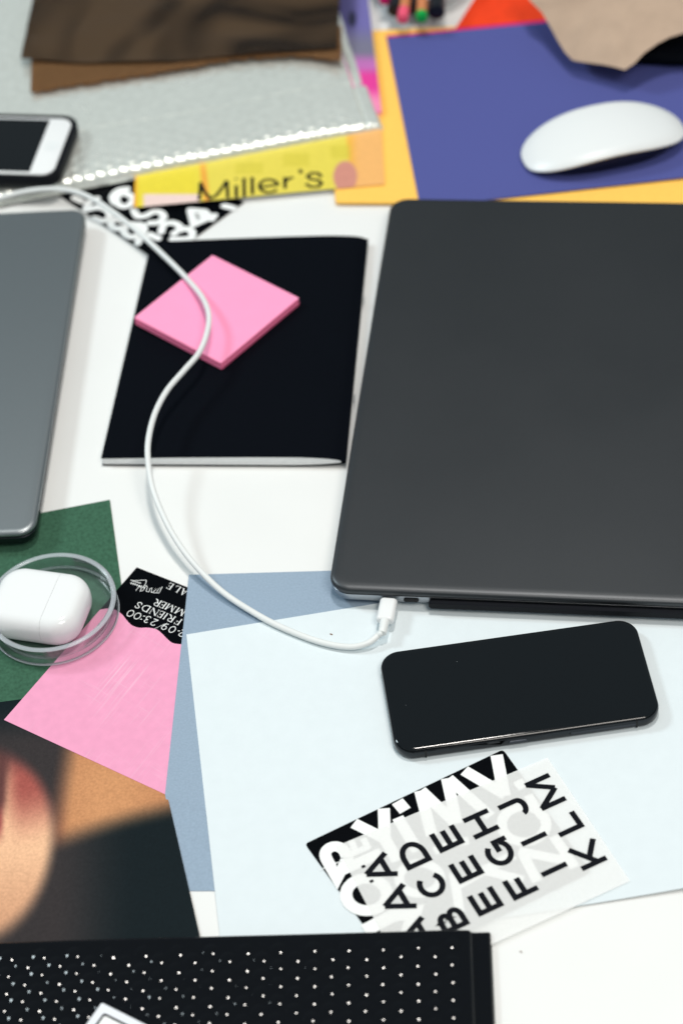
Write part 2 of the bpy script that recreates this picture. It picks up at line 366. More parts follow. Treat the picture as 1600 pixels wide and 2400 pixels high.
# ------------------------------------------------------------------ table
bm = bmesh.new(); bmesh.ops.create_cube(bm, size=1, matrix=Matrix.Translation((0, 1.05, -.0125)) @ Matrix.Diagonal((2.4, 1.9, .025, 1)))
bmesh.ops.bevel(bm, geom=bm.edges[:], offset=.002, segments=2, affect='EDGES')
tag(obj('table', bm, M['table']), 'white laminate table top under all the papers and devices', 'table')

# ------------------------------------------------------------------ sheets of paper
E = tag
E(sheet('paper_sheet', [(-60, 1232), (258, 1171), (328, 1690), (-60, 1760)], .5, M['green'], .3), 'dark green sheet of paper under the round clear dish', 'paper')
E(poly('paper_sheet', [(443, 1347), (1000, 1331), (1040, 2086), (440, 2088), (391, 1882), (387, 1862)], 1, M['greyblue'], .3, zs=[1.28, .7, .7, .4, .5, 1.3]), 'grey-blue sheet of paper showing along the left edge of the big white sheet', 'paper')
E(sheet('paper_sheet', [(437, 1487), (1700, 1281), (1700, 2069), (522, 2254)], [1.75, 1.3, 1.0, 1.0], M['paper'], .3, n=30, bend=lambda u, v: 2.2*max(0, (u-.62)/.38)**2*max(0, (v-.55)/.45)**2), 'large pale white sheet under the black frameless phone', 'paper')
E(sheet('paper_sheet', [(-80, -40), (110, -60), (90, 40), (-80, 60)], 1, M['paper2'], .4), 'white paper corner at the top left behind the silver mailer', 'paper')

# dark printed picture (soft-focus photograph): colours are print, on a fine grid
def picture(name, quad, z, thick, n, fn, mt, label, cat, wob=0):
    zs = z if isinstance(z, (list, tuple)) else [z]*4
    o = sheet(name, quad, z, mt, thick, n, wob)
    me = o.data; ca = me.color_attributes.new('Col', 'FLOAT_COLOR', 'POINT')
    buf = np.zeros(len(me.vertices)*4, 'f')
    for i in range(len(me.vertices)):
        k = i % ((n+1)*(n+1)); v, u = divmod(k, n+1); u /= n; v /= n
        x = (quad[0][0]*(1-u)+quad[1][0]*u)*(1-v)+(quad[3][0]*(1-u)+quad[2][0]*u)*v
        y = (quad[0][1]*(1-u)+quad[1][1]*u)*(1-v)+(quad[3][1]*(1-u)+quad[2][1]*u)*v
        buf[i*4:i*4+4] = lin(fn(x, y))
    ca.data.foreach_set('color', buf)
    return tag(o, label, cat)
def sm(a, b, x): t = min(1, max(0, (x-a)/(b-a))); return t*t*(3-2*t)
def mixc(a, b, t): return tuple(p*(1-t)+q*t for p, q in zip(a, b))
def picfn(x, y):
    c = (17, 27, 31)
    # tan band behind
    yb = 1990-(x-140)*.285+3*math.sin(x/60)       # lower edge of band
    yt = 1740-(x-220)*.1
    band = sm(30, -38, y-yb)*sm(118, 185, x+.15*(y-1850))*sm(-40, 40, y-yt+.0*x+40)
    tan = mixc((182, 124, 86), (202, 144, 100), sm(1700, 1850, y)*sm(0, 1, 1-abs(x-260)/220))
    tan = mixc(tan, (188, 112, 80), sm(170, 120, x)*.9)
    c = mixc(c, (62, 54, 54), sm(1650, 1760, y)*sm(330, 120, x)*.8)
    c = mixc(c, tan, band)
    # large soft rounded form on the left
    d = math.hypot((x+60)/190, (y-1960)/(205 if y < 1960 else 300))
    if y > 1960: d = math.hypot((x+60)/(190), (y-1960)/255)
    inn = sm(1.09, .87, d)
    sk = mixc((236, 188, 150), (188, 134, 102), sm(1960, 2190, y)*.6)
    sk = mixc(sk, (160, 84, 76), sm(2010, 1850, y+.25*(x-80))*sm(-10, 60, x+ (1900-y)*.1))
    sk = mixc(sk, (112, 66, 64), sm(1850, 1770, y+.1*x))
    sk = mixc(sk, (140, 58, 60), sm(18, -5, x)*sm(2010, 1940, y))
    sk = mixc(sk, (95, 60, 58), sm(28, 0, x-(y-1890)*-.08)*sm(1940, 1890, y))
    return mixc(c, sk, inn)
picture('printed_picture', [(-70, 1655), (331, 1600), (482, 2250), (-70, 2290)], [.78, .6, 1.2, .8], .3, 150, picfn, M['vcol'],
        'dark soft-focus printed photo with tan and reddish skin tones, under the pink flyer', 'print')

# pink and black flyer
fl = thing('flyer', 'pink and black party flyer with white serif lettering beside the clear dish', 'flyer', P(250, 1560, 0))
sheet('sheet', [(321, 1330), (458, 1384.5), (410, 1872), (10, 1687)], 1.05, M['flyer'], .25, parent=fl)
f6 = lambda x, y: (260+x/6.533, 1300+y/6.533)
wave = [(425, 1510), (405, 1507), (392, 1497), (379, 1484), (366, 1474.5), (346, 1471), (326, 1471), (309, 1465), (297, 1453), (285, 1438.5), (268, 1428), (252, 1426), (234.5, 1429)]
wv = [v.to_2d() for v in crom([Vector((a, b, 0)) for a, b in wave], 6)]
poly('printed_panel', [(320.8, 1329.4), (457, 1383.0), (449, 1512)]+[tuple(v) for v in wv], 1.075, M['black_print'], .02, parent=fl)
z = .00111; bm = bmesh.new()
rv = (P(*f6(460, 740), z)-P(*f6(1110, 1000), z)); rv.z = 0; rv.normalize(); uv = Vector((-rv.y, rv.x, 0))
def fchars(seq, cappx):
    for ch, ax, ay, bx, by in seq:
        a, b = P(*f6(ax, ay), z), P(*f6(bx, by), z); W = (b-a).dot(rv); cap = cappx
        put(bm, serif(ch, W/cap), a, rv, uv, z, cap)
cap = .0047
fchars([('E', 975, 455, 908, 428), ('L', 1085, 500, 1010, 470), ('A', 1200, 548, 1108, 510)], cap)
fchars([('R', 790, 712, 700, 674), ('E', 868, 742, 800, 714), ('M', 1010, 796, 885, 748), ('M', 1160, 856, 1035, 808)], cap)
fchars([('S', 498, 748, 420, 716), ('D', 625, 800, 515, 756), ('N', 755, 852, 645, 808), ('E', 838, 886, 768, 858), ('I', 890, 908, 852, 894), ('R', 1000, 952, 905, 914), ('F', 1100, 996, 1030, 964)], cap)
fchars([('0', 385, 872, 290, 836), ('0', 492, 912, 398, 876), ('3', 632, 962, 556, 934), ('2', 740, 1006, 656, 974), ('9', 905, 1072, 820, 1040), ('0', 1022, 1118, 932, 1082), ('2', 1170, 1176, 1085, 1144)], cap*1.05)
pxstroke(bm, [(858, 1048), (668, 1134)], .22, z, f6)
for a, b in ((465, 988), (512, 940), (1042, 1166), (1135, 880)):
    pxstroke(bm, [(a-9, b), (a+9, b)], .55, z, f6, rnd=True)
# looping brush-script signature block
t = [(305, 385), (330, 400), (540, 388), (545, 410), (520, 470), (500, 490)]
pxstroke(bm, t, .34, z, f6)
pts = [(300+i*9, 430+i*3.2+16*math.sin(i*1.9)) for i in range(26)]; pxstroke(bm, pts, .30, z, f6)
pts = [(330+i*7, 400+i*2+12*math.sin(i*2.3)) for i in range(20)]; pxstroke(bm, pts, .22, z, f6)
pts = [(385, 550), (400, 530), (440, 478), (470, 520), (450, 560), (500, 545), (520, 500), (545, 470), (560, 500), (540, 560), (585, 570), (600, 520), (630, 510), (620, 580), (660, 575), (690, 510), (650, 585), (705, 585), (745, 500), (700, 588), (740, 585), (790, 490)]
pxstroke(bm, pts, .30, z, f6)
pxstroke(bm, [(620, 580), (790, 492), (700, 560)], .2, z, f6)
obj('lettering', bm, M['white_ink'], fl)

# ------------------------------------------------------------------ letter cards
def fA(x, y): return (700+x/3.92, 1740+y/3.92)
def fB(x, y): return (1050+x/3.6465, 1740+y/3.6465)
cd = thing('letter_card', 'black plastic card with big white letters, under the translucent alphabet sheet', 'card', P(950, 2000, 0))
outline = roundpoly([(714.5, 1977.5), (1178, 1756.5), (1384, 2044), (925, 2270)], 9)
poly('card', outline, 1.65, M['black_print'], .3, parent=cd)
z = .00168
WL = [('A', [[(760, 1010), (318, 1211)], [(352, 1250), (290, 1136)]+[tuple(q.to_2d()) for q in crom([Vector((a, b, 0)) for a, b in ((290, 1136), (248, 1055), (250, 1003), (290, 965), (350, 957), (410, 988), (445, 1060))], 6)]+[(490, 1140)]], 6.2),
      ('A', [arcp for arcp in [arc(622, 1398, 188, 148, 20, 379, 30)]], 6.3),
      ('A', [[(505, 742), (780, 880)], [(780, 606), (790, 880)], [(770, 850), (905, 1090)]], 6.4),
      ('A', [[(908, 690), (1090, 1000)]], 6.2),
      ('A', [[(904, 541), (977, 628)]], 6.8),
      ('A', [[(1112, 444), (1222, 860)], [(1120, 440), (1440, 745)], [(1358, 330), (1450, 745)], [(1372, 330), (1760, 680)]], 6.2),
      ('B', [[(135, 240), (490, 450)], [(412, 108), (480, 460)]], 6.6),
      ('B', [[(590, 325), (640, 395)]], 5.5),
      ('B', [arc(645, 700, 190, 150, 0, 359, 30)], 5.5),
      ('B', [[(600, 930), (1000, 1010)], [(640, 960), (760, 1190)], [(900, 800), (1080, 1070)]], 5.5),
      ('B', [[(680, 450), (800, 640)]], 5),
      ('B', [[(60, 1230), (330, 1080), (560, 960)], [(300, 1090), (640, 1180)]], 5.5),
      ('A', [[(600, 1730), (870, 1590), (1060, 1560), (1000, 1760)]], 7.5),
      ('A', [[(640, 960), (470, 1030)], [(480, 900), (520, 1000)], [(590, 880), (640, 980)]], 3.6),
      ('A', [arc(1110, 1250, 190, 140, 0, 359, 28)], 5),
      ('A', [[(1240, 1000), (1420, 930), (1560, 900)], [(1420, 1200), (1480, 1560)]], 5)]
for cr, ss, wd in WL:
    b2 = bmesh.new()
    for s in ss:
        cl = len(s) > 20; pxstroke(b2, s[:-1] if cl else s, wd, z, fA if cr == 'A' else fB, closed=cl)
    obj('letter', b2, M['white_ink'], cd)
al = thing('alphabet_sheet', 'translucent alphabet sheet with black capitals A to M, over the black letter card', 'sheet', P(1130, 2040, 0))
sheet('film', [(788, 1983), (1282, 1776), (1475, 2065), (954, 2304)], 2.05, M['tracing'], .12, parent=al, wob=.0)
z = .00209
e0, e1 = P(*fA(1528, 918), z), P(*fA(1300, 1022), z)
uv = (e1-e0); capE = uv.length; uv.normalize(); rv = Vector((uv.y, -uv.x, 0))
LT = [('A', fA, 920, 1224, 796, 990), ('D', fA, 1230, 1078, 1102, 872), ('E', fA, 1528, 918, 1425, 748), ('H', fB, 442, 737, 335, 557),
      ('J', fB, 718, 592, 622, 452), ('M', fB, 1013, 493, 855, 257), ('A', fA, 1094, 1520, 956, 1280), ('C', fA, 1396, 1359, 1267, 1147),
      ('E', fB, 312, 1115, 210, 955), ('G', fB, 608, 994, 483, 789), ('I', fB, 848, 795, 822, 757), ('L', fB, 1167, 717, 1073, 580),
      ('A', fA, 1260, 1812, 1135, 1580), ('B', fA, 1576, 1664, 1468, 1485), ('E', fB, 480, 1392, 375, 1222), ('F', fB, 777, 1258, 679, 1092),
      ('I', fB, 1022, 1055, 1000, 1020), ('K', fB, 1362, 1003, 1228, 806)]
for ch, f, ax, ay, bx, by in LT:
    a, b = P(*f(ax, ay), z), P(*f(bx, by), z); W = (b-a).length/capE
    b2 = bmesh.new(); put(b2, sans(ch, W, .212), a, rv, uv, z, capE); obj('letter', b2, M['black_ink'], al)
b2 = bmesh.new()
for a, b in ((593, 1140), (668, 1275)): pxstroke(b2, [(a-16, b+8), (a+16, b-8)], 1.7, z, fA)
obj('dots', b2, M['black_ink'], al)

# ------------------------------------------------------------------ number card (upper left)
def fN(x, y): return (100+x/3.136, 400+y/3.136)
nc = thing('number_card', 'black card with fat white numerals, partly under the black notebook and yellow magazine', 'card', P(330, 540, 0))
poly('card', [(375, 616), (112, 440), (340, 330), (572, 474)], .8, M['black_print'], .3, parent=nc)
z = .00083
ND = [[[(400, 205), (335, 235), (315, 290)], [(315, 290), (370, 275), (430, 270), (485, 300), (490, 345), (440, 370), (380, 350)]],
      [arc(548, 392, 46, 36, 0, 359, 20), arc(655, 440, 58, 48, 0, 359, 20)],
      [[(700, 395), (738, 405), (745, 440), (715, 490), (700, 535)]],
      [[(620, 135), (560, 145), (515, 190), (530, 235)], arc(600, 215, 58, 48, 0, 359, 20)],
      [[(672, 290), (700, 335), (760, 330), (820, 300), (870, 310), (890, 345), (850, 380), (790, 385)]],
      [[(872, 450), (888, 402), (945, 382), (1000, 402), (1005, 440), (965, 462)], [(985, 448), (1050, 426), (1098, 448), (1092, 490), (1040, 503), (955, 503)]],
      [[(1085, 290), (1112, 395), (1262, 330)], [(1090, 290), (1190, 300), (1245, 355)], [(1140, 340), (1200, 320)]],
      [[(1335, 258), (1400, 275)]], [[(790, 470), (850, 498)]], [[(235, 200), (285, 225)]]]
for ss in ND:
    b2 = bmesh.new()
    for s in ss:
        cl = len(s) > 18
        if not cl and len(s) > 3: s = [tuple(v.to_2d()) for v in crom([Vector((a, b, 0)) for a, b in s], 5)]
        pxstroke(b2, s[:-1] if cl else s, 5.3, z, fN, closed=cl, rnd=not cl)
    obj('numeral', b2, M['white_ink'], nc)
b2 = bmesh.new()
for a, b, r in ((625, 210, 2.6), (440, 318, 3), (575, 395, 2.2), (650, 440, 2.6), (822, 340, 1.7), (1140, 340, 2.0), (945, 415, 1.8), (1010, 460, 1.6), (750, 292, 2)):
    pxstroke(b2, [(a-6, b-2), (a+6, b+2)], r, z+.00006, fN, rnd=True)
obj('numeral_counter', b2, M['black_print'], nc)

# ------------------------------------------------------------------ notebook
nb = thing('notebook', 'black soft-cover notebook lying closed under the pink sticky notes', 'notebook', P(550, 820, 0))
cz = [7.2, 4.2, 4.2, 7.2]; NQ = [(354, 566), (858, 562), (805, 1084), (237, 1073)]
cc = [P(a, b, h/1000) for (a, b), h in zip(NQ, cz)]
def nbz_top(u): return (6.6+1.9*math.sin(min(u, .78)/.78*PI*.5) if u < .78 else 8.5-3.6*(1-math.sqrt(max(0, 1-((u-.78)/.22)**2))))/1000
def nbz_bot(u): return (.9 if u < .75 else .9+2.6*((u-.75)/.25)**2.4)/1000
nu, nv = 48, 24
def nbp(u, v):
    a = cc[0]*(1-u)+cc[1]*u; b = cc[3]*(1-u)+cc[2]*u; p = a*(1-v)+b*v; return p
def wrap(off, inset=0.0):
    prof = [(u/nu, nbz_bot(u/nu)-off, 0) for u in range(nu+1)]
    zt, zb = nbz_top(1)+off, nbz_bot(1)-off
    sp = [(1+.010*math.sin(PI*k/8), zb+(zt-zb)*(1-math.cos(PI*k/8))/2, 0) for k in range(1, 8)]
    prof += sp+[(u/nu, nbz_top(u/nu)+off, 0) for u in range(nu, -1, -1)]
    return prof
def nbsurf(prof, vs, ulo=0.0):
    rows = []
    for v in vs:
        r = []
        for u, zz, _ in prof:
            p = nbp(max(u, ulo), v); r.append(Vector((p.x, p.y, zz)))
        rows.append(r)
    return rows
vs = [i/nv for i in range(nv+1)]
outer = wrap(.00025); inner = wrap(-.00008)
bm = bmesh.new()
O = [[bm.verts.new(p) for p in r] for r in nbsurf(outer, vs)]; I = [[bm.verts.new(p) for p in r] for r in nbsurf(inner, vs)]
k = len(outer)
for i in range(nv):
    for j in range(k-1):
        bm.faces.new((O[i][j], O[i][j+1], O[i+1][j+1], O[i+1][j])); bm.faces.new((I[i][j+1], I[i][j], I[i+1][j], I[i+1][j+1]))
for j in range(k-1):
    bm.faces.new((O[0][j], I[0][j], I[0][j+1], O[0][j+1])); bm.faces.new((O[nv][j+1], I[nv][j+1], I[nv][j], O[nv][j]))
for i in range(nv):
    bm.faces.new((O[i][0], O[i+1][0], I[i+1][0], I[i][0])); bm.faces.new((O[i][k-1], I[i][k-1], I[i+1][k-1], O[i+1][k-1]))
bmesh.ops.recalc_face_normals(bm, faces=bm.faces)
obj('cover', bm, M['notebook'], nb, smooth=True, angle=40)
# pages: signatures of paper nested inside the cover
nl = 14
for s in range(nl):
    t0, t1 = (s+.04)/nl, (s+.90)/nl
    bm = bmesh.new(); A = []; B = []
    e = .0015+.0008*random.random()
    for v in (.0035, .9965+.0015*random.random()):
        ra, rb = [], []
        for j in range(nu+1):
            u = .004+.985*j/nu; lo, hi = nbz_bot(u)+.00012, nbz_top(u)-.00012
            p = nbp(u, v); ra.append(bm.verts.new((p.x, p.y, lo+(hi-lo)*t0))); rb.append(bm.verts.new((p.x, p.y, lo+(hi-lo)*t1)))
        A.append(ra); B.append(rb)
    for j in range(nu):
        bm.faces.new((A[0][j], A[0][j+1], A[1][j+1], A[1][j])); bm.faces.new((B[0][j], B[1][j], B[1][j+1], B[0][j+1]))
        for q in (0, 1): bm.faces.new((A[q][j], B[q][j], B[q][j+1], A[q][j+1]))
    bm.faces.new((A[0][0], A[1][0], B[1][0], B[0][0])); bm.faces.new((A[0][nu], B[0][nu], B[1][nu], A[1][nu]))
    bmesh.ops.recalc_face_normals(bm, faces=bm.faces); obj('page', bm, M['pages'], nb)
# two staples in the spine
for v in (.28, .72):
    q = nbp(1.018, v); r = nbp(1.018, v+.035); zc = (nbz_top(1)+nbz_bot(1))/2+.0006
    obj('staple', tube([Vector((q.x, q.y, zc)), Vector((r.x, r.y, zc))], .0003, 6), M['side'], nb)

# ------------------------------------------------------------------ sticky notes
zt = .0146; ctr = sum((P(a, b, zt) for a, b in [(316, 748), (505, 599), (697, 694), (512, 850)]), Vector())/4
RZ = .7877+.012
sp = thing('sticky_notes', 'pad of pink square sticky notes lying on the black notebook', 'sticky notes', (ctr.x, ctr.y, .0088), RZ)
nlay = 9; th = (zt-.0090)/nlay
for s in range(nlay):
    z0 = .0090+s*th
    dx, dy = random.uniform(-.00018, .00018), random.uniform(-.00018, .00018)
    g = .00006 if s < nlay-1 else 0
    bm = loft(.076, .076, .0006, [(0, z0), (0, z0+th-g-.00008), (.0003, z0+th-g)], T((ctr.x+dx, ctr.y+dy, 0), RZ+random.uniform(-.002, .002)), n=3)
    o = obj('note_block' if s < nlay-1 else 'top_note', bm, M['pink_pad'], sp)
    o.data.materials.append(M['pink_pad_side'])
    for f in o.data.polygons:
        if abs(f.normal.z) < .3: f.material_index = 1

# ------------------------------------------------------------------ right laptop
def frame_from(cx, cy, a): return T((cx, cy, 0), a)
LW, LL = .246, .3535; LX, LY, LA = .1426, .9434, -.1959
MX = frame_from(LX, LY, LA)
lp = thing('laptop', 'large dark grey laptop, closed, with the white cable plugged into its near side', 'laptop', (LX, LY, 0), LA)
ring = [(.0012, .0121), (.0004, .0123), (0, .0128), (0, .0139), (.0003, .0149), (.0010, .0156), (.0021, .01605), (.0035, .0163), (.0060, .0164)]
obj('lid', loft(LW, LL, .0125, ring, MX, 16), M['lid_dark'], lp, True, 35)
obj('hinge_gap', loft(LW-.004, LL-.004, .0115, [(0, .0113), (0, .01215)], MX, 16), M['seam'], lp)
obj('base', loft(LW, LL, .0125, [(.020, .0022), (.0085, .0026), (.0040, .0038), (.0016, .0056), (.0008, .0072), (.0006, .0112), (.0012, .0115)], MX, 16), M['side'], lp, True, 40)
obj('bottom_plate', loft(LW-.030, LL-.030, .010, [(0, .0014), (0, .0024)], MX, 8), M['black_plastic'], lp)
inv = MX.inverted()
def port(px, wd, name='port'):
    q = inv @ P(px[0], px[1], .0088)
    bm = loft(wd, .0026, .0013, [(.0, -.0006), (0, .0003)], Matrix.Translation((q.x, -LL/2+.0004, .0086)) @ Matrix.Rotation(PI/2, 4, 'X'), 8)
    bm.transform(MX); return obj(name, bm, M['seam'], lp)
port((964, 1399), .0086); 
q0 = inv @ P(1006, 1408, .006)
# dark raised strip along the near side, from beside the ports to the far corner
x0, x1 = q0.x, LW/2-.004
bm = loft(x1-x0, .0052, .0016, [(.0006, 0), (0, .0006), (0, .0026), (.0006, .0032)], Matrix.Translation(((x0+x1)/2, -LL/2+.0004, .0078)) @ Matrix.Rotation(PI/2, 4, 'X'), 8)
bm.transform(MX); obj('side_strip', bm, M['rubber'], lp, True, 40)
for sx in (-1, 1):
    for sy in (-1, 1):
        obj('foot', loft(.012, .012, .006, [(0, .0013), (.0003, .0004)][::-1], MX @ Matrix.Translation((sx*(LW/2-.03), sy*(LL/2-.03), 0)), 6), M['rubber'], lp)

# ------------------------------------------------------------------ left laptop
a1, a0 = P(202.5, 487, .0155), P(80.5, 1247, .0155)
d = (a1-a0); d.z = 0; LL2 = d.length; ang = math.atan2(d.y, d.x)-PI/2
W2 = .235; ax = Vector((math.cos(ang), math.sin(ang), 0)); c2 = (a0+a1)/2-ax*(W2/2)
MX2 = T((c2.x, c2.y, 0), ang)
l2 = thing('laptop', 'lighter grey closed laptop cut off by the left edge of the photo', 'laptop', (c2.x, c2.y, 0), ang)
ring = [(.0012, .0118), (.0004, .0120), (0, .0125), (0, .0135), (.0003, .0144), (.0010, .0150), (.0021, .0154), (.0035, .0155)]
obj('lid', loft(W2, LL2, .0105, ring, MX2, 16), M['lid_light'], l2, True, 35)
obj('hinge_gap', loft(W2-.003, LL2-.003, .0095, [(0, .0108), (0, .01185)], MX2, 16), M['seam'], l2)
obj('base', loft(W2, LL2, .0105, [(.012, .0022), (.0050, .0026), (.0022, .0038), (.0010, .0052), (.0004, .0070), (.0002, .0106), (.0008, .0110)], MX2, 16), M['side_dark'], l2, True, 40)
bm = loft(.0085, .0028, .0013, [(0, -.0006), (0, .0003)], Matrix.Translation((W2/2-.032, -LL2/2+.0000, .0078)) @ Matrix.Rotation(PI/2, 4, 'X'), 6); bm.transform(MX2)
obj('port', bm, M['seam'], l2)
for sx in (-1, 1):
    for sy in (-1, 1):
        obj('foot', loft(.012, .012, .006, [(.0003, .0006), (0, .0023)], MX2 @ Matrix.Translation((sx*(W2/2-.03), sy*(LL2/2-.03), 0)), 6), M['rubber'], l2)

# ------------------------------------------------------------------ charging cable
cb = thing('charging_cable', 'white charging cable looping over the notebook and plugged into the dark laptop', 'cable', P(600, 1450, 0))
cp = [(-70, 486, 16), (-5, 466, 18), (60, 449, 20), (125, 443, 21), (185, 452, 20), (245, 483, 18), (320, 540, 16), (385, 600, 15), (440, 655, 18), (476, 700, 23), (490, 742, 26), (484, 785, 27), (466, 828, 27), (432, 868, 27), (392, 915, 27), (364, 968, 27), (349, 1025, 27), (347, 1075, 25), (357, 1140, 22), (379, 1200, 19), (411, 1262, 15), (455, 1322, 11), (515, 1382, 7), (580, 1427, 5), (655, 1468, 4.2), (745, 1503, 4.2), (815, 1516, 4.4), (860, 1508, 5.5), (886, 1489, 7.2)]
path = crom([P(a, b, h/1000) for a, b, h in cp], 12)
pz = .0086
q = inv @ P(913, 1396, pz); pc = MX @ Vector((q.x, -LL/2-.0002, pz)); dirn = -(MX.to_3x3() @ Vector((.055, 1, 0))).normalized()
end = pc+dirn*.0245
path = path+crom([path[-1], end+(path[-1]-end)*.45+Vector((0, 0, .0003)), end], 6)[1:]
obj('cord', tube(path, .0018, 16), M['cable'], cb, True)
ra = math.atan2(dirn.y, dirn.x)+PI/2
R3 = T(pc, ra)
bm = loft(.0101, .0058, .0026, [(.0012, 0), (.0003, .0006), (0, .0016), (0, .0148), (.0003, .0157), (.0011, .0162)], Matrix.Rotation(PI/2, 4, 'X'), 10)
bm.transform(R3); obj('plug', bm, M['white_plastic'], cb, True, 50)
cpath = [pc+dirn*t for t in (.0158, .0170, .0195, .0220, .0242, .0248)]
obj('strain_relief', tube(cpath, [.0027, .0027, .0026, .0025, .0025, .0020], 20), M['cable'], cb, True, 50)

# ------------------------------------------------------------------ black phone (right)
FX, FY, FA = .0850, .7169, .0421
MP = T((FX, FY, .0016), FA)
ph = thing('smartphone', 'black full-screen smartphone lying on the large white sheet', 'phone', (FX, FY, .0015), FA)
PWd, PH = .1436, .0709
obj('frame', loft(PWd, PH, .0110, [(.0020, 0), (.0008, .0004), (.0002, .0013), (0, .0025), (0, .0051), (.0002, .0060), (.0006, .0066)], MP, 16), M['steel_black'], ph, True, 40)
obj('screen', loft(PWd, PH, .0110, [(.0009, .0064), (.0010, .0070), (.0015, .00735), (.0024, .0075), (.0040, .00754)], MP, 16), M['glass_black'], ph, True, 40)
for lx in (-PWd/2+.016, PWd/2-.014):
    bm = bmesh.new(); bmesh.ops.create_cube(bm, size=1, matrix=Matrix.Translation((lx, -PH/2+.0001, .0036)) @ Matrix.Diagonal((.0009, .0006, .0052, 1))); bm.transform(MP)
    obj('antenna_line', bm, M['seam'], ph)
bm = loft(.011, .0024, .0012, [(0, -.0004), (.0003, .0005)], Matrix.Translation((-.0062, -PH/2, .0036)) @ Matrix.Rotation(PI/2, 4, 'X'), 6); bm.transform(MP)
for dx_, dy_, rs in ((-.030, .021, .00012), (-.062, -.004, .00011)):
    b9 = bmesh.new(); bmesh.ops.create_icosphere(b9, subdivisions=1, radius=rs, matrix=MP @ Matrix.Translation((dx_, dy_, .0076))); obj('dust_speck', b9, M['paper2'], ph)
obj('side_button', bm, M['side_dark'], ph, True, 40)
bm = loft(.0012, .0012, .0006, [(0, -.0004), (0, .00012)], Matrix.Translation((.022, -PH/2, .0036)) @ Matrix.Rotation(PI/2, 4, 'X'), 6); bm.transform(MP)
obj('pin_hole', bm, M['seam'], ph)
bm = loft(.036, .0022, .0004, [(0, -.0004), (0, .00012)], Matrix.Translation((.040, -PH/2, .0036)) @ Matrix.Rotation(PI/2, 4, 'X'), 3); bm.transform(MP)
obj('card_tray', bm, M['side_dark'], ph)

# ------------------------------------------------------------------ clear dish and earphone case
dc = P(121, 1413, .0125)
rd = .0372
MD = T((dc.x, dc.y, .0016))
ds = thing('clear_dish', 'round clear plastic dish standing on the green paper, holding the earphone case', 'dish', (dc.x, dc.y, .0015))
H = .0120
obj('wall', lathe([(0.0001, 0), (rd-.001, 0), (rd, .0008), (rd, H), (rd-.0024, H), (rd-.0026, .0024), (rd-.0042, .0016), (.0001, .0016)], 128, MD, closed=False), M['clear'], ds, True, 35)
obj('rim', lathe([(rd-.0026, H-.0003), (rd+.0001, H-.0003), (rd+.0003, H+.0002), (rd-.0003, H+.0008), (rd-.0022, H+.0008), (rd-.0027, H+.0003)], 128, MD), M['whitened_clear'], ds, True, 50)
obj('foot_ring', lathe([(rd-.0010, -.0001), (rd+.0003, -.0001), (rd+.0005, .0006), (rd+.0001, .0011), (rd-.0008, .0010)], 128, MD), M['whitened_clear'], ds, True, 50)
zc = .0034
u0, u1 = P(90, 1418, .014), P(200, 1433.5, .014); ea = math.atan2((u1-u0).y, (u1-u0).x)
ec = P(96, 1421, .014); ME = T((ec.x, ec.y, zc), ea)
er = thing('earphone_case', 'glossy white earphone charging case lying inside the round clear dish', 'case', (ec.x, ec.y, zc), ea)
rings = []
for k in range(0, 19):
    t = -PI/2+PI*k/18
    cs = max(0, math.cos(t))**.62; rings.append((.0106*(1-cs)*.98, .0104+.0104*math.copysign(abs(math.sin(t))**.9, math.sin(t))))
for side, nm in ((-1, 'body'), (1, 'lid')):
    bm = loft(.0550, .0445, .0150, rings, None, 20)
    cut = .0076
    g = bm.verts[:]+bm.edges[:]+bm.faces[:]
    r = bmesh.ops.bisect_plane(bm, geom=g, plane_co=(cut+side*.00007, 0, 0), plane_no=(-side, 0, 0), clear_outer=True)
    ed = [x for x in r['geom_cut'] if isinstance(x, bmesh.types.BMEdge)]
    bmesh.ops.contextual_create(bm, geom=ed)
    bm.transform(ME); obj(nm, bm, M['white_plastic'], er, True, 50)

# ------------------------------------------------------------------ far papers: amber envelope, blue card, red card, magazines
ab = sheet('envelope', [(752, 78), (1150, 58), (1700, 480), (786, 474)], [3.2, 2.4, 2.4, 3.6], M['amber'], 1.6, n=10)
tag(ab, 'amber orange paper folder sticking out below the violet-blue card', 'folder')
# replace right-hand side by a true rectangle reaching off the picture
E(sheet('paper_sheet', [(1080, 58), (1700, 30), (1700, 500), (1000, 486)], 1.7, M['amber'], .4), 'amber sheet showing as a strip between the blue card and the dark laptop', 'paper')
E(sheet('paper_sheet', [(904, 83), (1660, 9), (1660, 408), (985, 480)], 3.9, M['magenta'], .3), 'magenta sheet showing as a thin line behind the violet-blue card', 'paper')
E(sheet('card_sheet', [(906, 88), (1660, 15), (1660, 409), (984, 486)], 4.5, M['blue'], .45), 'violet-blue card lying under the white mouse', 'card')
E(sheet('card_sheet', [(1109+60, -95), (1330, -110), (1330, 60), (1062, 74)], 3.2, M['red'], .4), 'bright red card beside the pencil bowl at the top', 'card')

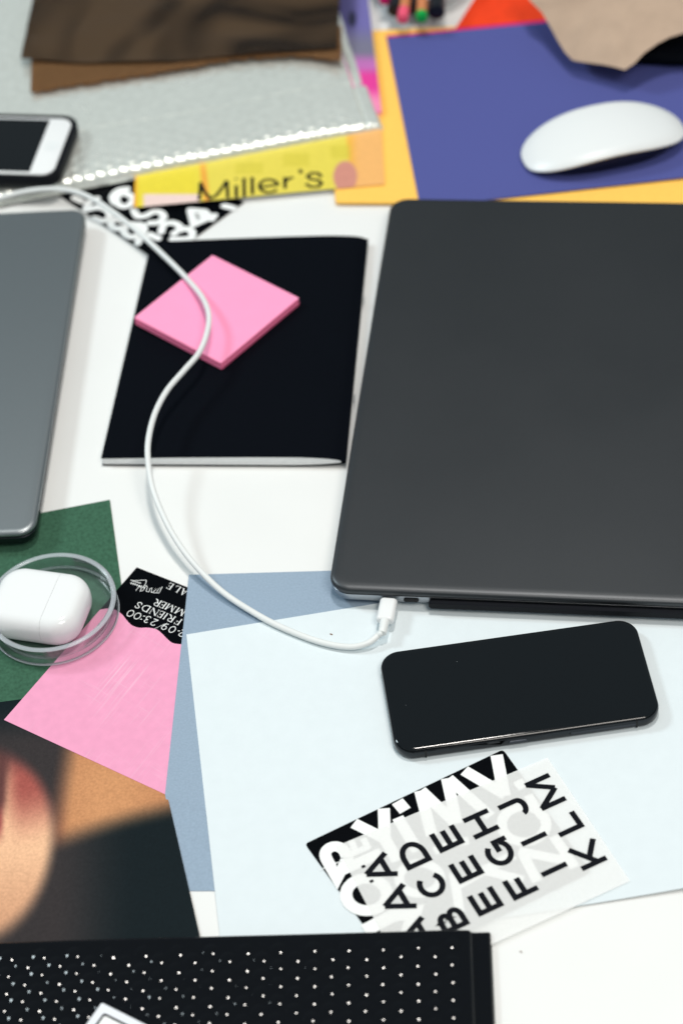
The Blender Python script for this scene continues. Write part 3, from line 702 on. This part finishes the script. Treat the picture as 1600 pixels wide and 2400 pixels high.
# yellow magazine
def magfn(x, y):
    X, Y = (x-300)*2.613, (y-250)*2.613
    c = (226, 208, 84)
    c = mixc(c, (232, 210, 40), sm(520, 380, X)*.5)
    c = mixc(c, (236, 176, 60), sm(1325, 1350, X-(Y-200)*.1))
    c = mixc(c, (240, 180, 120), sm(1330, 1420, X)*.8)
    d = math.hypot((X-1330)/75, (Y-430)/95); c = mixc(c, (206, 140, 124), sm(1.05, .9, d))
    if Y > 528 and X < 450: c = mixc(c, (236, 208, 200), sm(85, 105, X)*sm(528, 545, Y)*sm(455, 430, X))
    c = mixc(c, (236, 150, 60), sm(30, 5, abs(X-462+ (Y-400)*-.12))*sm(300, 400, Y)*.8)
    c = mixc(c, (236, 160, 40), sm(70, 40, X)*.9)
    for a, b, r, q in ((740, 380, 90, 35), (1030, 330, 80, 40), (1300, 280, 60, 40)):
        if abs(X-a) < r and abs(Y-b) < q: c = mixc(c, (205, 190, 60), .45)
    return c
mg = thing('magazine', 'yellow and orange magazine with a black title, sticking out under the silver mailer', 'magazine', P(600, 440, 0))
MQ = [(322, 330), (890, 240), (901, 431), (313, 486)]
mo = picture('cover', MQ, 4.6, .2, 150, magfn, M['vcol_gloss'], 'x', 'x')
del mo['label']; del mo['category']; mo.parent = mg; mo.matrix_parent_inverse = mg.matrix_world.inverted()
for s in range(4): sheet('page', [(MQ[0][0]+.6, MQ[0][1]), (MQ[1][0]-.6, MQ[1][1]), (MQ[2][0]-.6+.5*(s % 2), MQ[2][1]-.4-s*.0), (MQ[3][0]+.6, MQ[3][1]-.6)], 4.25-s*.7, M['pages'], .55, n=6, parent=mg)
z = .00464; fM = lambda x, y: (300+x/2.613, 250+y/2.613)
TT = [[[(436, 572), (446, 462)], [(446, 470), (470, 525), (505, 562), (540, 545), (575, 500), (606, 452)], [(606, 455), (612, 560)]],
      [[(664, 556), (663, 482)], [(660, 446), (666, 440)]], [[(712, 552), (710, 436)]], [[(762, 538), (760, 432)]],
      [arc(862, 486, 56, 40, -5, -330, 22), [(808, 494), (915, 478)]],
      [[(962, 502), (960, 432)], [(962, 462), (982, 440), (1012, 434)]], [[(1052, 384), (1060, 408)]],
      [[(1184, 430), (1165, 408), (1125, 406), (1098, 425), (1115, 444), (1165, 450), (1186, 470), (1165, 490), (1120, 492), (1088, 472)]]]
for ss in TT:
    b2 = bmesh.new()
    for s in ss: pxstroke(b2, s, 2.5, z, fM)
    obj('letter', b2, M['black_ink'], mg)

# purple and magenta magazine behind the mailer
def purfn(x, y):
    c = (112, 106, 168)
    c = mixc(c, (60, 58, 100), sm(850, 815, x)*sm(120, 40, y)*.7)
    c = mixc(c, (118, 116, 138), sm(60, 115, y)); c = mixc(c, (190, 110, 180), sm(125, 155, y)); c = mixc(c, (226, 60, 150), sm(160, 185, y)); c = mixc(c, (240, 140, 180), sm(205, 240, y))
    c = mixc(c, (36, 36, 62), sm(1, .5, math.hypot((x-826)/12, (y-50)/24)))
    return c
picture('magazine', [(720, -60), (856, -60), (894, 262), (800, 262)], 7, 2.4, 60, purfn, M['vcol_gloss'], 'purple and magenta magazine between the silver mailer and the amber folder', 'magazine')

# ------------------------------------------------------------------ bubble mailers
def noise2(X, Y, seed, octs=4, base=12.):
    r = np.random.default_rng(seed); Z = np.zeros_like(X)
    for o in range(octs):
        for _ in range(5):
            a = r.uniform(0, 2*PI); f = base*(1.9**o)*r.uniform(.7, 1.3); Z += np.sin((X*math.cos(a)+Y*math.sin(a))*f+r.uniform(0, 6.28))*(.55**o)/5
    return Z
def bubbles(X, Y, a, ox=0, oy=0, R=.0043, h=.0016, p=1.0):
    """hexagonal bubble film; X runs along the sqrt(3)*a direction"""
    s = a*math.sqrt(3); best = np.full_like(X, 9.)
    for dx, dy in ((0, 0), (s/2, a/2)):
        u = (X-ox-dx+s/2) % s - s/2; v = (Y-oy-dy+a/2) % a - a/2
        best = np.minimum(best, u*u+v*v)
    t = np.clip(1-best/R**2, 0, 1); return h*t**p
def film(name, org, eu, ev, lu, lv, step, zf, m, parent):
    nu_, nv_ = int(lu/step), int(lv/step); U, V = np.meshgrid(np.linspace(0, lu, nu_+1), np.linspace(0, lv, nv_+1))
    Z = zf(U, V); X = org.x+eu.x*U+ev.x*V; Y = org.y+eu.y*U+ev.y*V
    co_ = np.stack([X, Y, Z], -1).reshape(-1, 3)
    idx = np.arange((nu_+1)*(nv_+1)).reshape(nv_+1, nu_+1)
    f = np.stack([idx[:-1, :-1], idx[:-1, 1:], idx[1:, 1:], idx[1:, :-1]], -1).reshape(-1, 4)
    # skirt down to the table so that the film closes round its contents
    me = bpy.data.meshes.new(name); me.from_pydata(co_.tolist(), [], f.tolist()); me.update()
    if me.polygons[0].normal.z < 0: me.flip_normals()
    me.polygons.foreach_set('use_smooth', [True]*len(me.polygons)); me.materials.append(m)
    o = bpy.data.objects.new(name, me); C.objects.link(o); o.parent = parent; o.matrix_parent_inverse = parent.matrix_world.inverted(); return o
def edge(d, w): t = np.clip(d/w, 0, 1); return np.sqrt(np.clip(1-(1-t)**2, 0, 1))

# black mailer at the bottom
zo = .0080
o0 = P(1150, 2168, zo); o1 = P(0, 2203, zo); eu = (o1-o0); eu.z = 0; eu.normalize(); ev = Vector((-eu.y, eu.x, 0))
if ev.y > 0: ev = -ev
bml = thing('bubble_mailer', 'black glossy bubble mailer at the bottom edge of the photo', 'envelope', ((o0+eu*.14+ev*.08).x, (o0+eu*.14+ev*.08).y, 0))
lu, lv = .300, .150
def zblack(U, V):
    e = edge(U, .0018)*edge(lu-U, .006)*edge(V, .0030)*edge(lv-V, .006)
    body = .0062+.0016*noise2(U, V, 3, 2, 16)*.5+.0020*edge(U-.0085, .02)-.0022*np.clip((.0105-U)/.001, 0, 1)
    seam = -.0008*np.exp(-((U-.0100)/.0007)**2)
    wr = .00012*noise2(U, V, 5, 2, 60)
    return .0006+e*(body+seam+wr)
film('film', o0, eu, ev, lu, lv, .0009, zblack, M['black_film'], bml)
bm = bmesh.new(); 
pts = [o0+eu*a+ev*b for a, b in ((0, 0), (lu, 0), (lu, lv), (0, lv))]
for p in pts: p.z = .0003
vb = [bm.verts.new(p) for p in pts]; vt = [bm.verts.new(p+Vector((0, 0, .0006))) for p in pts]
bm.faces.new(vb); bm.faces.new(vt[::-1])
for i in range(4): bm.faces.new((vb[i], vb[(i+1) % 4], vt[(i+1) % 4], vt[i]))
bmesh.ops.recalc_face_normals(bm, faces=bm.faces); obj('back_film', bm, M['black_film'], bml)
# air bubbles: one dome each, standing on the film in a hexagonal pattern
def dome(R_, h_, seg=20, rg=6):
    b = bmesh.new(); rc = (R_*R_+h_*h_)/(2*h_); rows = []
    for k in range(rg):
        r_ = R_*(1-k/rg); z_ = math.sqrt(rc*rc-r_*r_)-(rc-h_)
        rows.append([b.verts.new((r_*math.cos(2*PI*i/seg), r_*math.sin(2*PI*i/seg), z_)) for i in range(seg)])
    for p_, q_ in zip(rows, rows[1:]):
        for i in range(seg): b.faces.new((p_[i], p_[(i+1) % seg], q_[(i+1) % seg], q_[i]))
    t_ = b.verts.new((0, 0, h_))
    for i in range(seg): b.faces.new((rows[-1][i], rows[-1][(i+1) % seg], t_))
    return b
AB = .0098; SB = AB*math.sqrt(3); far = bmesh.new(); protos = []
ra_ = math.atan2(eu.y, eu.x); rb_ = random.Random(4); nb_ = 0
for i in range(-1, int(lu/SB)+2):
    for j in range(-1, int(lv/AB)+2):
        for dx, dy in ((0, 0), (SB/2, AB/2)):
            U_, V_ = .0030+i*SB+dx, .0006+j*AB+dy
            if not (.0128 < U_ < lu-.010 and .0062 < V_ < lv-.009): continue
            zz = float(zblack(np.array([[U_]]), np.array([[V_]]))[0, 0]); p_ = o0+eu*U_+ev*V_; p_.z = zz-.00012
            tilt = Matrix.Rotation(rb_.gauss(0, .014), 4, 'X') @ Matrix.Rotation(rb_.gauss(0, .014), 4, 'Y')
            mm_ = Matrix.Translation(p_) @ Matrix.Rotation(ra_, 4, 'Z') @ tilt @ Matrix.Diagonal((1, 1, rb_.uniform(.86, 1.12), 1))
            if U_ < .262 and V_ < .072:
                nb_ += 1
                if not protos: ob = obj('bubble', dome(.0044, .00072), M['black_film'], bml, True); protos.append(ob)
                else: ob = protos[0].copy(); C.objects.link(ob); ob.parent = bml
                ob.matrix_parent_inverse = Matrix.Translation(-Vector(bml.location)); ob.matrix_basis = mm_
            else:
                d_ = dome(.0044, .00072, 12, 3); d_.transform(mm_); tmp = bpy.data.meshes.new('tmp'); d_.to_mesh(tmp); d_.free(); far.from_mesh(tmp); bpy.data.meshes.remove(tmp)
fo = obj('bubble_field', far, M['black_film'], bml, True); fo['kind'] = 'stuff'
# sticker on it
st = thing('sticker', 'white sticker with a black inner border line, lying on the black bubble mailer', 'sticker', P(300, 2420, .012))
SZ = 12.2
q = [P(239, 2350, SZ/1000), P(346+107, 2400+57, SZ/1000), None, P(206-60, 2400+91, SZ/1000)]
def stick(name, ins, zz, m, thick, r):
    a = q[0]; e1_ = (q[1]-q[0]); L1 = .078; e1_.z = 0; e1_.normalize(); e2_ = Vector((-e1_.y, e1_.x, 0))
    if e2_.y > 0: e2_ = -e2_
    c_ = a+e1_*L1/2+e2_*.030; mx_ = Matrix.Translation((c_.x, c_.y, 0)) @ Matrix.Rotation(math.atan2(e1_.y, e1_.x), 4, 'Z')
    obj(name, loft(L1, .060, r, [(ins, zz/1000-thick), (ins, zz/1000)], mx_, 6), m, st)
stick('sheet', 0, SZ, M['paper2'], .0002, .0008); stick('border_line', .0040, SZ+.02, M['black_ink'], .00003, .0055); stick('panel', .0052, SZ+.045, M['white_ink'], .00003, .0062)

# silver mailer at the top left
sm_ = thing('bubble_mailer', 'silver foil bubble mailer under the brown film and the phone in the black case', 'envelope', P(450, 250, 0))
r0, r1 = P(899, 292, .008), P(150, 437, .008); eu = r1-r0; eu.z = 0; eu.normalize(); ev = Vector((-eu.y, eu.x, 0))
if ev.y < 0: ev = -ev
lu2, lv2 = .370, .285
rb = P(810, 40, .008); skew = ((rb-r0).dot(eu))/((rb-r0).dot(ev))
ev2 = ev+eu*skew
def zsilver(U, V):
    e = edge(U, .006)*edge(lu2-U, .01)*edge(V, .0045)*edge(lv2-V, .01)
    flat = np.clip((U-.020)/.006, 0, 1)
    body = .0066+.0045*edge(U-.012, .05)*edge(V, .05)+.0008*noise2(U, V, 13, 3, 20)
    yy = V; crease = .052+.002*np.sin(U*40)
    step = -.0012*(1/(1+np.exp(-(yy-crease)/.0004)))-.0010*np.exp(-((yy-crease)/.0012)**2)
    bub = bubbles(U, V, .0094, .002, .001, .0041, .00085, .9)*flat*(.26+.74*np.exp(-(V/.020)**2))
    fold = .0009*np.exp(-((U-.009)/.0012)**2)+.0007*np.exp(-((U-.0145)/.0010)**2)-.0006*np.exp(-((U-.012)/.0008)**2)
    wr = .00022*noise2(U, V, 15, 3, 130)
    return .0022+e*(body+bub+wr+step+fold)
film('film', r0, eu, ev2, lu2, lv2, .0009, zsilver, M['silver'], sm_)
bm = bmesh.new(); pts = [r0+eu*a+ev2*b for a, b in ((.002, .002), (lu2, .002), (lu2, lv2), (.002, lv2))]
for p in pts: p.z = .0058
vb = [bm.verts.new(p-Vector((0, 0, .0008))) for p in pts]; vt = [bm.verts.new(p) for p in pts]
bm.faces.new(vb); bm.faces.new(vt[::-1])
for i in range(4): bm.faces.new((vb[i], vb[(i+1) % 4], vt[(i+1) % 4], vt[i]))
bmesh.ops.recalc_face_normals(bm, faces=bm.faces); obj('back_film', bm, M['silver'], sm_)

# ------------------------------------------------------------------ brown film and paper on the silver mailer
def crumpled(name, pts_top, pts_bot, zb, m, amp, n=60, seed=1, thick=.25, freq=18, fray=0):
    """sheet between two traced edges (far edge, near edge), draped with soft folds"""
    nt_, nb_ = n, n//2
    def samp(L, t):
        k = t*(len(L)-1); i = min(int(k), len(L)-2); f = k-i; return (L[i][0]*(1-f)+L[i+1][0]*f, L[i][1]*(1-f)+L[i+1][1]*f)
    rows = []
    r = random.Random(seed)
    jit = [r.uniform(-1, 1) for _ in range(nt_+1)]
    for i in range(nb_+1):
        v = i/nb_; row = []
        for j in range(nt_+1):
            u = j/nt_; a, b = samp(pts_top, u), samp(pts_bot, u)
            x, y = a[0]*(1-v)+b[0]*v, a[1]*(1-v)+b[1]*v
            if fray and i == nb_: y += fray*jit[j]
            p = P(x, y, zb/1000); row.append(p)
        rows.append(row)
    X = np.array([[p.x for p in r_] for r_ in rows]); Y = np.array([[p.y for p in r_] for r_ in rows])
    Z = noise2(X, Y, seed, 3, freq)*amp/1000+np.abs(noise2(X, Y, seed+5, 2, freq*1.6))*amp/1000
    rows = [[Vector((rows[i][j].x, rows[i][j].y, zb/1000+Z[i, j])) for j in range(nt_+1)] for i in range(nb_+1)]
    bm, V = grid_bm(rows); g = bmesh.ops.solidify(bm, geom=bm.faces[:], thickness=thick/1000)
    bmesh.ops.recalc_face_normals(bm, faces=bm.faces)
    return obj(name, bm, m, None, True, 60)
tag(crumpled('brown_paper', [(78, 60), (300, 60), (560, 60), (800, 60)], [(72, 216), (200, 196), (400, 166), (540, 141), (680, 132), (800, 140)], 16.5, M['paper_brown'], .5, 90, 21, fray=3), 'light brown rough paper with a frayed edge under the dark brown film', 'paper')
tag(crumpled('brown_film', [(96, -90), (300, -95), (560, -100), (800, -90)], [(50, 140), (200, 146), (400, 143), (620, 124), (790, 112)], 19, M['film_brown'], 1.3, 110, 33, thick=.12, freq=38), 'dark brown wrinkled film lying on the silver mailer', 'film')

# ------------------------------------------------------------------ phone in black case (upper left, on the silver mailer)
p0, p1 = P(178, 287, .0245), P(112, 408, .0245)     # short end, far corner -> near corner
dd = p1-p0; dd.z = 0
pa = math.atan2(dd.y, dd.x)+PI/2+.10; ex = Vector((math.cos(pa), math.sin(pa), 0))
mid = P(157, 343, .0245); pcx = mid-ex*(.142/2)
MQ2 = T((pcx.x, pcx.y, .0150), pa)
p2 = thing('smartphone', 'older white-bezel smartphone in a black case, lying on the silver mailer', 'phone', (pcx.x, pcx.y, .0150), pa)
obj('case', loft(.1450, .0725, .0125, [(.0022, 0), (.0006, .0008), (0, .0025), (0, .0085), (.0005, .0096), (.0012, .0100), (.0018, .0094), (.0020, .0088)], MQ2, 12), M['rubber'], p2, True, 50)
obj('front_glass', loft(.1366, .0648, .0090, [(0, .0086), (.0002, .0093), (.0006, .00945)], MQ2, 12), M['white_plastic'], p2, True, 50)
obj('screen', loft(.1060, .0600, .0006, [(0, .0093), (0, .00955)], MQ2 @ Matrix.Translation((-.0015, 0, 0)), 3), M['glass_black'], p2)
obj('home_button', lathe([(.0001, .0094), (.0056, .0094), (.0056, .0096), (.0050, .00955), (.0001, .0095)], 32, MQ2 @ Matrix.Translation((.0600, 0, 0)), closed=False), M['mouse_top'], p2, True, 40)

# ------------------------------------------------------------------ mouse
m0, m1 = P(1222, 380, .008), P(1612, 302, .008); md = (m1-m0); md.z = 0; ma = math.atan2(md.y, md.x)
mc = P(1412, 325, .014); MM = T((mc.x, mc.y, .0046), ma)
ms = thing('mouse', 'white low wireless mouse lying on the violet-blue card', 'mouse', (mc.x, mc.y, .0046), ma)
ML, MWd = .1150, .0590
def mout(t, k=1):
    c, s = math.cos(t), math.sin(t); e = 2/2.9
    return (ML/2*k*math.copysign(abs(c)**e, c), MWd/2*k*math.copysign(abs(s)**(2/2.5), s)*(1-.06*c*c))
def mz(x, y):
    s = (x-.004)/(ML/2+.004); a = .0062+.0158*(1-abs(s)**2.1); return a-.0030*(y/(MWd/2))**2
seg = 72; KS = [.0, .15, .3, .45, .6, .72, .82, .9, .95, .98, .995, 1.0]
bm = bmesh.new(); R = []
ctrv = bm.verts.new((0, 0, mz(0, 0)))
for k in KS[1:]:
    ring = []
    for i in range(seg):
        x, y = mout(2*PI*i/seg, k); drop = .0022*max(0, (k-.80)/.2)**2.2; ring.append(bm.verts.new((x, y, mz(x, y)-drop)))
    R.append(ring)
for dz, kk in ((.0034, .998), (.0040, .985), (.0040, .93)):
    R.append([bm.verts.new((*mout(2*PI*i/seg, kk), mz(*mout(2*PI*i/seg, kk))-dz)) for i in range(seg)])
for i in range(seg): bm.faces.new((ctrv, R[0][i], R[0][(i+1) % seg]))
for a, b in zip(R, R[1:]):
    for i in range(seg): bm.faces.new((a[i], b[i], b[(i+1) % seg], a[(i+1) % seg]))
bmesh.ops.recalc_face_normals(bm, faces=bm.faces); bm.transform(MM); obj('top_shell', bm, M['mouse_top'], ms, True, 60)
bm = bmesh.new(); R = []
for kk, f in ((.95, 1.0), (.93, .6), (.88, .25), (.82, .04), (.78, 0)):
    r = []
    for i in range(seg):
        x, y = mout(2*PI*i/seg, kk); zt_ = mz(x, y)-.0030; r.append(bm.verts.new((x, y, .0004+(zt_-.0004)*f)))
    R.append(r)
for a, b in zip(R, R[1:]):
    for i in range(seg): bm.faces.new((a[i], b[i], b[(i+1) % seg], a[(i+1) % seg]))
bm.faces.new(R[-1]); bmesh.ops.recalc_face_normals(bm, faces=bm.faces); bm.transform(MM); obj('base', bm, M['side_dark'], ms, True, 60)

# ------------------------------------------------------------------ beige paper and black pouch, top right
def folded(name, pts, m, thick):
    bm = bmesh.new(); v = [bm.verts.new(P(a, b, h/1000)) for a, b, h in pts]
    c0 = bm.verts.new(P(1400, -10, .046)); k = len(v)
    for i in range(k): bm.faces.new((c0, v[i], v[(i+1) % k]))
    bmesh.ops.subdivide_edges(bm, edges=bm.edges[:], cuts=5, use_grid_fill=True, smooth=.0)
    cx_ = P(1330, 60, .03)
    for q_ in bm.verts:
        dx_ = q_.co.x-cx_.x; q_.co.z += .0014*math.sin(q_.co.x*90)*math.cos(q_.co.y*70)
    bmesh.ops.solidify(bm, geom=bm.faces[:], thickness=thick); bmesh.ops.recalc_face_normals(bm, faces=bm.faces)
    return obj(name, bm, m, None, True, 50)
tag(folded('folded_paper', [(1225, -30, 40), (1240, 0, 38), (1269, 31, 32), (1305, 97, 22), (1322, 122, 20), (1341, 140, 20), (1400, 152, 22), (1463, 166, 24), (1485, 150, 27), (1509, 122, 32), (1540, 98, 36), (1568, 84, 38), (1640, 68, 42), (1680, -40, 50), (1400, -90, 52)], M['tissue'], .0004),
    'beige folded paper rising over the violet-blue card behind the mouse', 'paper')
# soft black pouch below it
bm = bmesh.new(); bmesh.ops.create_icosphere(bm, subdivisions=4, radius=1)
pc_ = P(1560, 80, .012)
for v in bm.verts:
    c_ = v.co; n_ = 1+.05*math.sin(c_.x*7+1)*math.cos(c_.y*6); c_.x = math.copysign(abs(c_.x)**.7, c_.x)*.056*n_; c_.y = math.copysign(abs(c_.y)**.7, c_.y)*.040*n_; c_.z = max(-.0065, c_.z*.0100)
bm.transform(T((pc_.x+.012, pc_.y+.004, .0112), -.1)); tag(obj('pouch', bm, M['notebook'], None, True), 'black fabric pouch under the beige folded paper', 'pouch')

# ------------------------------------------------------------------ bowl with pencils at the top
bc = P(987, -52, .012); MB = T((bc.x, bc.y, .0012))
bw = thing('bowl', 'white round bowl holding pencils at the top edge of the photo', 'bowl', (bc.x, bc.y, .0012))
obj('body', lathe([(.0001, 0), (.026, 0), (.030, .001), (.0395, .0165), (.0400, .0180), (.0392, .0185), (.0382, .0178), (.0290, .0035), (.0001, .0030)], 96, MB, closed=False), M['porcelain'], bw, True, 50)
def pencil(pA, zA, pB, zB, r, mbody, mtip, label, cat='pencil', tip=.012):
    a, b = P(pA[0], pA[1], zA/1000), P(pB[0], pB[1], zB/1000); t_ = (b-a).normalized()
    o = thing('pencil' if cat == 'pencil' else 'marker', label, cat, a, 0, None)
    obj('barrel', tube([a+t_*tip, b], r, 8), mbody, o)
    obj('end_cap', tube([a, a+t_*.0006, a+t_*tip], [r*.8, r*1.08, r*1.08], 16), mtip, o, True, 40)
pencil((943, 46, ), 21, (972, -150), 24, .0040, M['tan'], M['tip_pink'], 'tan pencil with a pink end in the white bowl')
pencil((987, 44), 21, (998, -150), 24, .0040, M['tan'], M['tip_green'], 'tan pencil with a green end in the white bowl', tip=.006)
pencil((925, 26), 18, (950, -150), 22, .0055, M['black_plastic'], M['black_plastic'], 'black marker beside the pink-ended pencil in the bowl', 'marker')
pencil((1022, 30), 18, (1030, -150), 22, .0060, M['black_plastic'], M['black_plastic'], 'black marker to the right of the green-ended pencil', 'marker')
pencil((966, 22), 15, (985, -150), 17, .0050, M['black_plastic'], M['black_plastic'], 'black marker between the pink-ended and green-ended pencils', 'marker')
pencil((900, 2), 20, (930, -150), 22, .0040, M['magenta'], M['magenta'], 'magenta pencil at the left side of the bowl')

# ------------------------------------------------------------------ crumb on the white sheet
for x, y, s, lb in ((776, 1487, .0011, 'tiny brown crumb on the large white sheet below the cable'), (1220, 2231, .0008, 'tiny dark speck on the bare table right of the black mailer')):
    bm = bmesh.new(); bmesh.ops.create_icosphere(bm, subdivisions=1, radius=1); p_ = P(x, y, .0016 if y < 2000 else .0003)
    bm.transform(Matrix.Translation((p_.x, p_.y, p_.z+.0002)) @ Matrix.Rotation(-.6, 4, 'Z') @ Matrix.Diagonal((s, s*.4, s*.35, 1)))
    tag(obj('crumb', bm, M['speck']), lb, 'crumb')

# ------------------------------------------------------------------ repeats share a group
for o in bpy.data.objects:
    if o.parent is None and 'category' in o:
        k = o.name.split('.')[0]
        g = {'laptop': 'closed laptops on the table', 'smartphone': 'smartphones lying face up', 'pencil': 'pencils in the white bowl', 'marker': 'markers in the white bowl',
             'paper_sheet': 'loose sheets of paper on the table', 'card_sheet': 'coloured cards at the far side', 'bubble_mailer': 'padded bubble mailers', 'magazine': 'magazines under the silver mailer', 'crumb': 'crumbs and specks'}.get(k)
        if g: o['group'] = g
